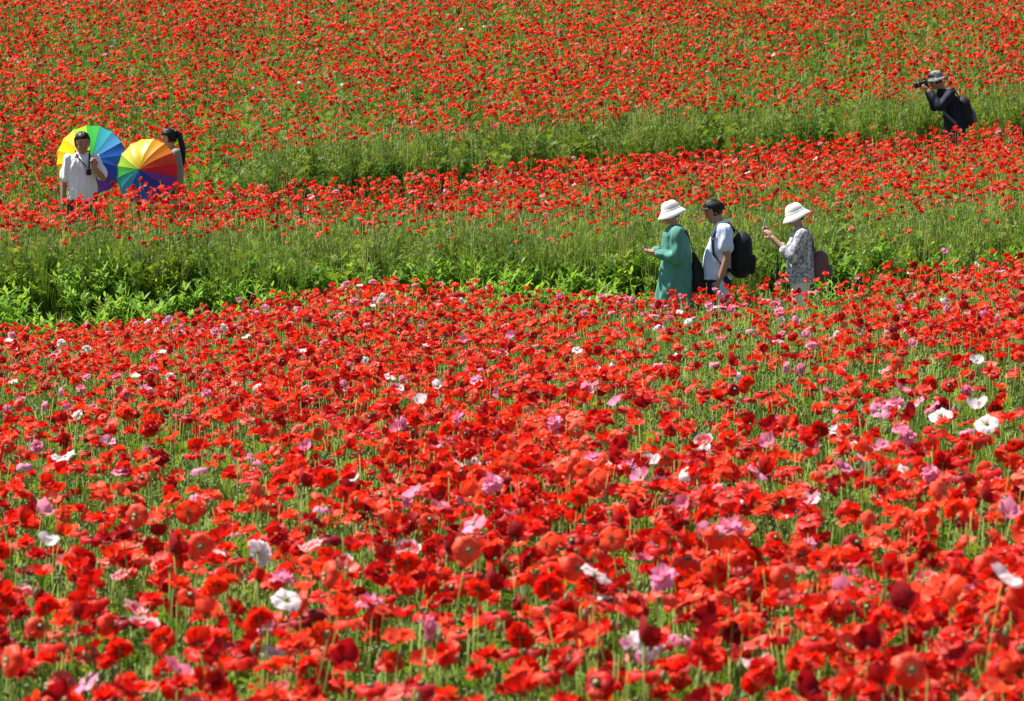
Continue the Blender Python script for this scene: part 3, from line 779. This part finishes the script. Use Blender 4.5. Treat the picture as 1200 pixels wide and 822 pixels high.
def backpack(loc, rz, label, c, r, mat, mat2, straps, tilt=0.0):
    b = thing('backpack', loc, rz, label, 'backpack'); rot = Matrix.Rotation(tilt, 3, 'Y')
    s = Shape(); rbox(s, c, r, rot, 3.2); s.ball(Vector(c) + rot @ V(0, 0, r[2] * .55), (r[0] * .95, r[1] * .92, r[2] * .55), rot); s.fuse('bag_body', mat, b, .009, 3, .004, 9)
    s = Shape(); rbox(s, Vector(c) + rot @ V(-r[0] * .95, 0, -r[2] * .35), (r[0] * .45, r[1] * .78, r[2] * .45), rot, 3.5); s.obj('pocket', [mat2], b)
    s = Shape(); s.add(*tube([Vector(c) + rot @ V(r[0] * .6, y, r[2] * 1.02 + z) for y, z in ((-.03, 0), (-.02, .03), (.02, .03), (.03, 0))], .006, 6)); s.obj('grab_handle', [mat2], b)
    for pts in straps:
        s = Shape(); strap(s, pts, .022, .006, (1, 0, .6)); s.obj('strap', [mat2], b)
    return b

def umbrella(loc, axis, spin, shaft, label, Rr=.43, depth=.17, grp=None):
    e = thing('umbrella', loc, 0, label, 'umbrella', grp)
    q = Vector(axis).normalized().to_track_quat('Z', 'Y'); e.rotation_mode = 'QUATERNION'
    from mathutils import Quaternion
    e.rotation_quaternion = q @ Quaternion((0, 0, 1), spin)
    cols = [('red', (.72, .012, .035)), ('vermilion', (.80, .07, .02)), ('orange', (.85, .24, .015)), ('amber', (.88, .44, .01)), ('yellow', (.88, .66, .02)), ('yellow', (.88, .66, .02)), ('lemon', (.85, .75, .10)), ('lime', (.40, .66, .05)), ('green', (.06, .48, .08)), ('turquoise', (.05, .42, .50)), ('sky blue', (.10, .42, .78)), ('blue', (.03, .16, .66)), ('blue', (.03, .16, .66)), ('royal blue', (.02, .07, .52)), ('indigo', (.06, .05, .40)), ('violet', (.20, .05, .42))]
    n = 16
    for k, (nm, c) in enumerate(cols):
        v = []; f = []; a0, a1 = 2 * math.pi * k / n, 2 * math.pi * (k + 1) / n
        for i in range(9):
            u = i / 8
            for j in range(6):
                t = j / 5; a = a0 + (a1 - a0) * t; sg = math.sin(math.pi * t)
                r = Rr * u * (1 - .035 * sg * u); z = depth * (1 - u ** 2.1) - .008 * sg * u
                v.append(V(r * math.cos(a), r * math.sin(a), z))
        for i in range(8):
            for j in range(5): f.append((i * 6 + j, (i + 1) * 6 + j, (i + 1) * 6 + j + 1, i * 6 + j + 1))
        mk = 'canopy ' + nm
        if mk not in M: M[mk] = simple(mk.replace(' ', '_'), c, .4, .4, .5)
        s = Shape(); s.add(v, f); s.obj('canopy_panel', [M[mk]], e)
        rb = Shape(); rb.add(*tube([V(Rr * u * math.cos(a0), Rr * u * math.sin(a0), depth * (1 - u ** 2.1) - .004) for u in (0.03, .25, .5, .75, 1.01)], .0018, 4))
        rb.add(*tube([V(Rr * .5 * math.cos(a0), Rr * .5 * math.sin(a0), depth * (1 - .5 ** 2.1) - .006), V(0.008 * math.cos(a0), .008 * math.sin(a0), -.10)], .0016, 4)); rb.obj('rib', [M['metal']], e)
    s = Shape(); s.add(*tube([V(0, 0, depth), V(0, 0, -shaft)], .005, 8)); s.obj('shaft', [M['metal']], e)
    s = Shape(); s.add(*lathe([(.001, depth + .05), (.004, depth + .048), (.006, depth), (.014, depth - .004)], 8)); s.obj('tip', [M['plastic']], e)
    s = Shape(); s.chain([V(0, 0, -shaft + .02), V(0, 0, -shaft - .09)], (.011, .013)); s.obj('handle', [M['plastic']], e)
    return e

# --- man in white T-shirt with the rainbow umbrella over his shoulder (faces down the slope)
x, y = -5.21, 41.45; z = g1(x, y)
p = person((x, y, z), R(-84), 'man in white T-shirt with a rainbow umbrella behind his shoulders')
top = CH + (192 - 155) / 96.3 - z; k = 1.05; hc = V(.035, 0, top - .145)
HM = HMx(hc, .22, .22)
s = Shape(); s.head(HM, k); s.cap(V(-.005, 0, top - .33), hc + V(-.015, 0, -.06), .058, .054)
s.loft([(0, 0, .84, .09, .15), (0, 0, .98, .09, .14), (0, 0, 1.2, .095, .15), (0, 0, top - .31, .07, .15), (0, 0, top - .26, .05, .07)]); legs(s)
SL, EL, WL = V(0, .165, top - .325), V(.05, .25, top - .56), V(.19, .15, top - .44)
SR, ER, WR = V(0, -.165, top - .325), V(-.02, -.225, top - .60), V(.05, -.235, top - .84)
s.chain([SL, EL, WL], (.05, .042, .030)); s.chain([SR, ER, WR], (.05, .042, .030))
s.hand(WL, (.45, -.1, .88), (-.7, -.5, .2), -1, 1.15); s.hand(WR, (.15, .0, -1), (.2, 1, 0), 1, .45)
s.fuse('body', M['skin_tan'], p); face(p, HM, k); hair(p, HM, k)
s = Shape(); s.loft([(0, 0, .80, .14, .18), (0, 0, .95, .13, .17), (0, 0, 1.12, .125, .165), (0, 0, 1.27, .12, .17), (0, 0, top - .33, .095, .165), (-.005, 0, top - .275, .072, .10), (-.005, 0, top - .252, .066, .072)])
s.chain([SL, SL.lerp(EL, .85)], (.056, .066)); s.chain([SR, SR.lerp(ER, .85)], (.056, .066)); s.fuse('tee_shirt', M['bright_cotton'], p, .007, 2, .022, 10)
s = Shape(); s.loft([(0, 0, .72, .125, .17), (0, 0, .9, .12, .165)])
for sg in (1, -1): s.chain([V(.01, sg * .09, .82), V(.03 * sg, sg * .09, .42)], (.10, .085))
s.fuse('shorts', M['denim'], p, .009, 2, .005); shoes(p, [(.09, .09), (-.13, -.09)], M['shoe'])
s = Shape(); strap(s, [V(-.06, .03, top - .245), V(.0, .085, top - .235), V(.085, .09, top - .30), V(.135, .085, top - .40), V(.15, .08, top - .46)], .009, .003, (1, 0, 0)); strap(s, [V(-.06, -.03, top - .245), V(.0, -.085, top - .235), V(.085, -.06, top - .30), V(.135, .03, top - .40), V(.15, .07, top - .46)], .007, .003, (1, 0, 0))
cs = thing('camera_pouch', p.location, R(-84), 'small black pouch on a neck strap worn by the white T-shirt man', 'pouch'); s.obj('neck_strap', [M['navy']], cs)
s = Shape(); rbox(s, V(.162, .08, top - .49), (.018, .03, .04)); s.obj('pouch_body', [M['black']], cs)
hw = p.location + Matrix.Rotation(R(-84), 3, 'Z') @ (WL + V(.035, -.03, .075))
rim = V((108 - 600) / 95.2, 42.02, CH + (192 - 188) / 95.2); ax = (rim - hw).normalized()
umbrella(rim, ax, R(-98), (rim - hw).length - .02, 'rainbow umbrella held behind the man in white, seen from inside')

# --- woman with long dark ponytail behind the second umbrella
x, y = -4.17, 42.12; z = g1(x, y)
p = person((x, y, z), R(196), 'woman with long black ponytail standing behind a rainbow umbrella')
top = CH + (192 - 151) / 95.0 - z; k = .92; hc = V(.05, 0, top - .128); HM = HMx(hc, .3, -.2)
s = Shape(); s.head(HM, k); s.cap(V(-.005, 0, top - .32), hc + V(-.01, 0, -.06), .050, .046)
s.loft([(0, 0, .84, .09, .145), (0, 0, 1.0, .08, .12), (0, 0, 1.2, .085, .13), (0, 0, top - .30, .06, .13), (0, 0, top - .25, .045, .06)]); legs(s)
SL, EL, WL = V(0, .16, top - .31), V(.06, .21, top - .54), V(.19, .10, top - .47)
SR, ER, WR = V(0, -.16, top - .31), V(.02, -.21, top - .55), V(.19, -.10, top - .50)
s.chain([SL, EL, WL], (.042, .036, .026)); s.chain([SR, ER, WR], (.042, .036, .026)); s.hand(WL, (.9, .0, .3), (.1, -1, .2), 1, 1.1, .92); s.hand(WR, (.9, .1, .3), (.1, 1, .2), -1, 1.0, .92)
s.fuse('body', M['skin'], p); face(p, HM, k); hh = hair(p, HM, k * 1.02)
s = Shape(); tl = [HM @ V(-.10, 0, .05), HM @ V(-.125, .0, .0), V(-.105, .03, top - .24), V(-.115, .04, top - .36), V(-.12, .045, top - .46)]; s.chain(tl, (.028, .034, .036, .03, .012)); s.fuse('ponytail', M['hair'], hh, .008, 1, .01, 14)
s = Shape(); s.loft([(0, 0, .70, .145, .185), (0, 0, .95, .125, .16), (0, 0, 1.15, .12, .155), (0, 0, top - .30, .09, .16), (0, 0, top - .245, .055, .07)])
s.chain([SL, EL, EL.lerp(WL, .8)], (.062, .055, .045)); s.chain([SR, ER, ER.lerp(WR, .8)], (.062, .055, .045)); s.fuse('tunic', M['olive'], p, .008, 3, .008)
s = Shape()
for sg in (1, -1): s.chain([V(0, sg * .085, .86), V(.03 * sg, sg * .085, .12)], (.10, .06))
s.fuse('trousers', M['denim'], p, .009, 2, .005); shoes(p, [(.09, .09), (-.13, -.09)], M['shoe'])
hw = p.location + Matrix.Rotation(R(196), 3, 'Z') @ (WL + V(.075, -.03, .03))
rim = V((174 - 600) / 95.4, 41.80, CH + (192 - 202) / 95.4); ax = (rim - hw).normalized()
ax = V(-.30, -.90, .12); hw2 = rim - ax.normalized() * .42
umbrella(rim, ax, R(-10), .40, 'rainbow umbrella shown from outside, its red and yellow panels hiding the ponytailed woman', Rr=.415, depth=.22)

# --- woman in the teal dress
yy = 35.65; ppm = FPX / yy
x, y = (790 - 600) / ppm, yy; z = g1(x, y)
p = person((x, y, z), R(183), 'woman in long teal dress and white bucket hat on the footpath')
top = CH + (192 - 236) / ppm - z; k = .94; hc = V(.035, 0, top - .128); HM = HMx(hc, .16, .1)
s = Shape(); s.head(HM, k); s.cap(V(-.01, 0, top - .32), hc + V(-.015, 0, -.06), .050, .046)
s.loft([(0, 0, .84, .09, .15), (0, 0, 1.0, .085, .125), (0, 0, 1.2, .09, .13), (0, 0, top - .31, .06, .135), (0, 0, top - .26, .045, .06)]); legs(s, step=.08)
SL, EL, WL = V(-.01, .17, top - .335), V(-.02, .215, top - .60), V(.20, .12, top - .545)
SR, ER, WR = V(-.01, -.17, top - .335), V(-.01, -.21, top - .60), V(.21, -.07, top - .53)
s.chain([SL, EL, WL], (.045, .038, .027)); s.chain([SR, ER, WR], (.045, .038, .027)); s.hand(WL, (.95, -.25, .1), (.1, -.5, .85), 1, .7, .95); s.hand(WR, (.95, .15, .12), (.1, .5, .85), -1, .7, .95)
s.fuse('body', M['skin'], p); face(p, HM, k); hair(p, HM, k); bucket_hat(p, HMx(HM @ V(-.008, 0, .008), .34, .1), M['white_hat'], 0.95, .058, .062)
s = Shape(); s.loft([(.0, 0, .38, .225, .25), (0, 0, .62, .205, .235), (-.01, 0, .86, .185, .215), (-.015, 0, 1.05, .155, .19), (-.02, 0, 1.2, .14, .185), (-.02, 0, top - .36, .125, .185), (-.015, 0, top - .30, .095, .15), (-.01, 0, top - .25, .058, .065)])
s.chain([SL, EL, EL.lerp(WL, .85)], (.078, .07, .058)); s.chain([SR, ER, ER.lerp(WR, .85)], (.078, .07, .058)); s.fuse('dress', M['teal'], p, .008, 2, .028, 8)
shoes(p, [(.05, .09), (-.09, -.09)], M['shoe'])
ph = thing('phone', p.location, p.rotation_euler.z, 'grey phone held in both hands by the woman in teal', 'phone'); s = Shape(); rbox(s, (.335, .03, top - .49), (.065, .034, .006), Matrix.Rotation(-.35, 3, 'Y'), 6); s.obj('phone_body', [M['phone']], ph)
s = Shape(); rbox(s, (.333, .03, top - .483), (.055, .03, .002), Matrix.Rotation(-.35, 3, 'Y'), 6); s.obj('screen', [M['plastic']], ph)
bg_ = thing('shoulder_bag', p.location, p.rotation_euler.z, 'black triangular shoulder bag hanging behind the woman in teal', 'bag')
s = Shape(); s.loft([(-.285, .05, .70, .115, .07), (-.275, .05, .76, .125, .075), (-.255, .05, .88, .085, .06), (-.225, .05, 1.02, .045, .045), (-.20, .04, 1.12, .02, .02)]); s.fuse('bag_body', M['black'], bg_, .008, 3, .006, 9)
s = Shape(); strap(s, [V(-.20, .04, 1.10), V(-.17, .06, 1.22), V(-.12, .10, top - .32), V(-.02, .12, top - .245), V(.09, .11, top - .34)], .012, .004, (1, 0, .5)); s.obj('strap', [M['black']], bg_)

# --- man in black cap, white shirt, black backpack
x, y = (846 - 600) / ppm, yy; z = g1(x, y)
p = person((x, y, z), R(180), 'man in black cap and white T-shirt walking with head bowed on the footpath')
top = CH + (192 - 233) / ppm - z; k = .96; hc = V(.085, 0, top - .135); HM = HMx(hc, .42, .05)
s = Shape(); s.head(HM, k); s.cap(V(-.005, 0, top - .33), hc + V(-.025, 0, -.055), .058, .053)
s.loft([(0.03, 0, .82, .10, .15), (.03, 0, 1.0, .10, .14), (0.0, 0, 1.2, .095, .15), (-.02, 0, top - .32, .07, .15), (-.015, 0, top - .27, .05, .07)]); legs(s, step=.16)
SL, EL, WL = V(-.02, .185, top - .33), V(-.04, .235, top - .62), V(.04, .235, top - .86)
SR, ER, WR = V(-.02, -.185, top - .33), V(.0, -.235, top - .61), V(.10, -.21, top - .84)
s.chain([SL, EL, WL], (.05, .042, .031)); s.chain([SR, ER, WR], (.05, .042, .031)); s.hand(WL, (.25, 0, -1), (.1, -1, 0), -1, .8); s.hand(WR, (.3, 0, -1), (.1, 1, 0), 1, .6)
s.fuse('body', M['skin_tan'], p); face(p, HM, k); hair(p, HM, k); cap_hat(p, HMx(HM @ V(0, 0, .0), -.08), M['black'], 1.0)
s = Shape(); s.loft([(.05, 0, .80, .155, .185), (.05, 0, .95, .15, .175), (.03, 0, 1.12, .135, .175), (.0, 0, 1.24, .125, .185), (-.02, 0, top - .32, .10, .185), (-.015, 0, top - .275, .075, .10), (-.01, 0, top - .25, .066, .072)])
s.chain([SL, SL.lerp(EL, .6)], (.075, .078)); s.chain([SR, SR.lerp(ER, .6)], (.075, .078)); s.fuse('tee_shirt', M['white_cotton'], p, .007, 2, .022, 10)
s = Shape(); s.loft([(.03, 0, .66, .135, .17), (.03, 0, .86, .125, .165)])
for sg in (1, -1): s.chain([V(.02, sg * .09, .78), V(.03 + .06 * sg, sg * .09, .42)], (.105, .09))
s.fuse('shorts', M['navy'], p, .009, 2, .006)
s = Shape(); s.chain([V(.04, .06, top - .26), V(-.05, .05, top - .235), V(-.08, 0, top - .225), V(-.05, -.05, top - .235), V(.04, -.06, top - .26)], (.016, .02, .022, .02, .016)); s.chain([V(.04, .06, top - .26), V(.10, .05, top - .36), V(.115, .045, top - .50)], (.018, .022, .02)); s.fuse('neck_towel', M['white_hat'], p, .007, 2, .005, 12)
shoes(p, [(.13, .09), (-.17, -.09)], M['shoe'])
backpack(p.location, R(180), 'large black backpack worn by the man in the cap', (-.205, 0, top - .60), (.11, .16, .235), M['black'], M['black'],
         [[V(-.13, sg * .10, top - .345), V(-.06, sg * .125, top - .255), V(.05, sg * .125, top - .30), V(.115, sg * .13, top - .42), V(.10, sg * .165, top - .58), V(-.02, sg * .19, top - .72), V(-.14, sg * .13, top - .78)] for sg in (1, -1)], -.06)
tw = thing('towel', p.location, R(180), 'pale blue towel hanging beside the hip of the man with the backpack', 'towel'); s = Shape()
s.loft([(-.02, .225, .48, .085, .022), (-.01, .228, .60, .075, .026), (.0, .23, .70, .055, .03), (.01, .232, .77, .03, .028), (.02, .232, .80, .02, .02)]); s.fuse('towel_cloth', M['pale_blue'], tw, .007, 2, .012, 14)

# --- lady in print blouse raising a phone
yy2 = 35.75; ppm = FPX / yy2
x, y = (938 - 600) / ppm, yy2; z = g1(x, y)
p = person((x, y, z), R(178), 'lady in white bucket hat and leaf print blouse raising a phone')
top = CH + (192 - 239) / ppm - z; k = .93; hc = V(.055, 0, top - .128); HM = HMx(hc, .12, .08)
s = Shape(); s.head(HM, k); s.cap(V(-.005, 0, top - .32), hc + V(-.02, 0, -.06), .050, .046)
s.loft([(0, 0, .80, .10, .15), (0, 0, .95, .09, .13), (0, 0, 1.15, .095, .135), (-.01, 0, top - .31, .065, .14), (-.005, 0, top - .26, .045, .06)]); legs(s, hip=.82, step=.08)
SL, EL, WL = V(-.005, .165, top - .335), V(.10, .21, top - .555), V(.295, .115, top - .36)
SR, ER, WR = V(-.005, -.165, top - .335), V(.12, -.19, top - .54), V(.31, -.06, top - .34)
s.chain([SL, EL, WL], (.045, .038, .028)); s.chain([SR, ER, WR], (.045, .038, .028)); s.hand(WL, (.55, -.25, .8), (.35, -.8, -.3), 1, .9, .95); s.hand(WR, (.55, .1, .85), (.35, .8, -.3), -1, .8, .95)
s.fuse('body', M['skin'], p); face(p, HM, k); hair(p, HM, k); bucket_hat(p, HMx(HM @ V(-.008, 0, .008), .42, .08), M['white_hat'], 0.95, .058, .064)
s = Shape(); s.loft([(.0, 0, .72, .165, .195), (0, 0, .88, .155, .185), (0, 0, 1.05, .14, .175), (-.01, 0, 1.16, .13, .175), (-.015, 0, top - .34, .11, .175), (-.01, 0, top - .28, .075, .11), (-.008, 0, top - .25, .058, .065)])
s.chain([SL, EL, EL.lerp(WL, .35)], (.075, .068, .06)); s.chain([SR, ER, ER.lerp(WR, .35)], (.075, .068, .06)); s.fuse('blouse', M['blouse'], p, .008, 2, .014, 8)
s = Shape(); s.loft([(0, 0, .70, .14, .17), (0, 0, .86, .125, .16)])
for sg in (1, -1): s.chain([V(0, sg * .085, .76), V(.03 * sg, sg * .085, .12)], (.105, .075))
s.fuse('trousers', M['cream'], p, .009, 2, .006); shoes(p, [(.05, .09), (-.09, -.09)], M['shoe'])
ph = thing('phone', p.location, R(178), 'grey phone raised in both hands by the lady in print blouse', 'phone'); s = Shape(); rbox(s, (.385, .03, top - .235), (.005, .036, .072), Matrix.Rotation(-.15, 3, 'Y'), 6); s.obj('phone_body', [M['phone']], ph)
s = Shape(); rbox(s, (.380, .03, top - .235), (.0025, .032, .066), Matrix.Rotation(-.15, 3, 'Y'), 6); s.obj('screen', [M['plastic']], ph)
st = thing('folded_umbrella', p.location, R(178), 'thin dark folded umbrella hanging from the raised wrist of the lady', 'umbrella')
s = Shape(); s.add(*lathe([(.003, top - 1.16), (.010, top - 1.12), (.017, top - .95), (.021, top - .72), (.016, top - .66), (.008, top - .645)], 10, Matrix.Translation(V(.245, .15, 0)))); s.obj('furled_canopy', [M['black']], st)
s = Shape(); s.chain([V(.245, .15, top - .65), V(.245, .15, top - .57)], (.008, .010)); s.obj('handle', [M['plastic']], st)
s = Shape(); s.add(*tube([V(.245, .15, top - .57), V(.24, .165, top - .46), V(.255, .15, top - .375), V(.27, .12, top - .355), V(.262, .125, top - .44), V(.245, .15, top - .57)], .003, 5)); s.obj('wrist_loop', [M['black']], st)
backpack(p.location, R(178), 'small mauve and grey backpack worn low by the lady in print blouse', (-.215, 0, top - .66), (.085, .13, .155), M['mauve'], M['grey'],
         [[V(-.15, sg * .09, top - .52), V(-.115, sg * .10, top - .36), V(-.02, sg * .12, top - .262), V(.06, sg * .12, top - .31), V(.115, sg * .12, top - .45), V(.06, sg * .165, top - .62), V(-.12, sg * .11, top - .76)] for sg in (1, -1)], .05)

# --- person in dark clothes leaning over the flowers by the far path
yy3 = 48.15; ppm = FPX / yy3
x, y = (1113 - 600) / ppm, yy3; z = g1(x, y)
p = person((x, y, z), R(184), 'person in navy jacket and mottled grey hat photographing beside the hillside')
top = CH + (192 - 85) / ppm - z; k = .97; hc = V(.215, 0, top - .125); HM = HMx(hc, .38, .05)
s = Shape(); s.head(HM, k); s.cap(V(.10, 0, top - .30), hc + V(-.04, 0, -.05), .058, .053)
s.loft([(-.06, 0, .84, .10, .15), (-.05, 0, 1.0, .10, .145), (.01, 0, 1.2, .10, .15), (.075, 0, top - .33, .08, .155), (.09, 0, top - .27, .055, .08)]); legs(s, step=.06, dx=-.05)
SL, EL, WL = V(.05, .19, top - .33), V(.20, .25, top - .50), V(.335, .095, top - .27)
SR, ER, WR = V(.05, -.19, top - .33), V(.19, -.24, top - .49), V(.31, -.10, top - .25)
s.chain([SL, EL, WL], (.05, .042, .031)); s.chain([SR, ER, WR], (.05, .042, .031)); s.hand(WL, (.75, -.35, .5), (.2, -.7, .6), 1, .8); s.hand(WR, (.5, .25, .8), (.3, .9, -.1), -1, .9)
s.fuse('body', M['skin_tan'], p); face(p, HM, k); hair(p, HM, k); bucket_hat(p, HMx(HM @ V(-.012, 0, .008), .22, .05), M['camo'], 0.97, .045, .035)
s = Shape(); s.loft([(-.06, 0, .74, .15, .185), (-.05, 0, .95, .15, .185), (-.02, 0, 1.12, .145, .19), (.035, 0, 1.25, .14, .195), (.08, 0, top - .32, .12, .19), (.105, 0, top - .255, .08, .09)])
s.chain([SL, EL, EL.lerp(WL, .8)], (.082, .07, .055)); s.chain([SR, ER, ER.lerp(WR, .8)], (.082, .07, .055)); s.fuse('jacket', M['dark_navy'], p, .008, 2, .016, 7)
s = Shape(); s.loft([(-.06, 0, .72, .14, .17), (-.06, 0, .9, .13, .165)])
for sg in (1, -1): s.chain([V(-.05, sg * .09, .82), V(.05 * sg, sg * .09, .12)], (.11, .075))
s.fuse('trousers', M['denim'], p, .009, 2, .006); shoes(p, [(.10, .09), (-.14, -.09)], M['shoe'])
cm = thing('camera', p.location, R(184), 'black camera with zoom lens held to the eye by the person in navy', 'camera'); tr_ = Matrix.Rotation(.22, 3, 'Y'); c0 = V(.37, 0, top - .165)
s = Shape(); rbox(s, c0, (.035, .07, .048), tr_, 5); rbox(s, c0 + tr_ @ V(0, 0, .055), (.03, .03, .02), tr_, 4); s.obj('camera_body', [M['plastic']], cm)
LM = Matrix.Translation(c0) @ tr_.to_4x4() @ Matrix.Rotation(R(90), 4, 'Y')
s = Shape(); s.add(*lathe([(.001, .02), (.036, .03), (.038, .075), (.042, .08), (.042, .12), (.047, .125), (.047, .155), (.042, .155), (.040, .135), (.001, .13)], 18, LM)); s.obj('lens', [M['plastic']], cm)
s = Shape(); s.add(*lathe([(.0385, .088), (.0435, .089), (.0435, .110), (.0385, .111)], 18, LM)); s.obj('zoom_ring', [M['grey']], cm)
backpack(p.location, R(184), 'black backpack on the back of the person in navy', (-.20, 0, top - .58), (.10, .155, .22), M['black'], M['grey'],
         [[V(-.11, sg * .10, top - .37), V(.0, sg * .125, top - .235), V(.12, sg * .125, top - .28), V(.175, sg * .13, top - .42), V(.13, sg * .17, top - .58), V(-.02, sg * .20, top - .72), V(-.15, sg * .13, top - .76)] for sg in (1, -1)], .2)
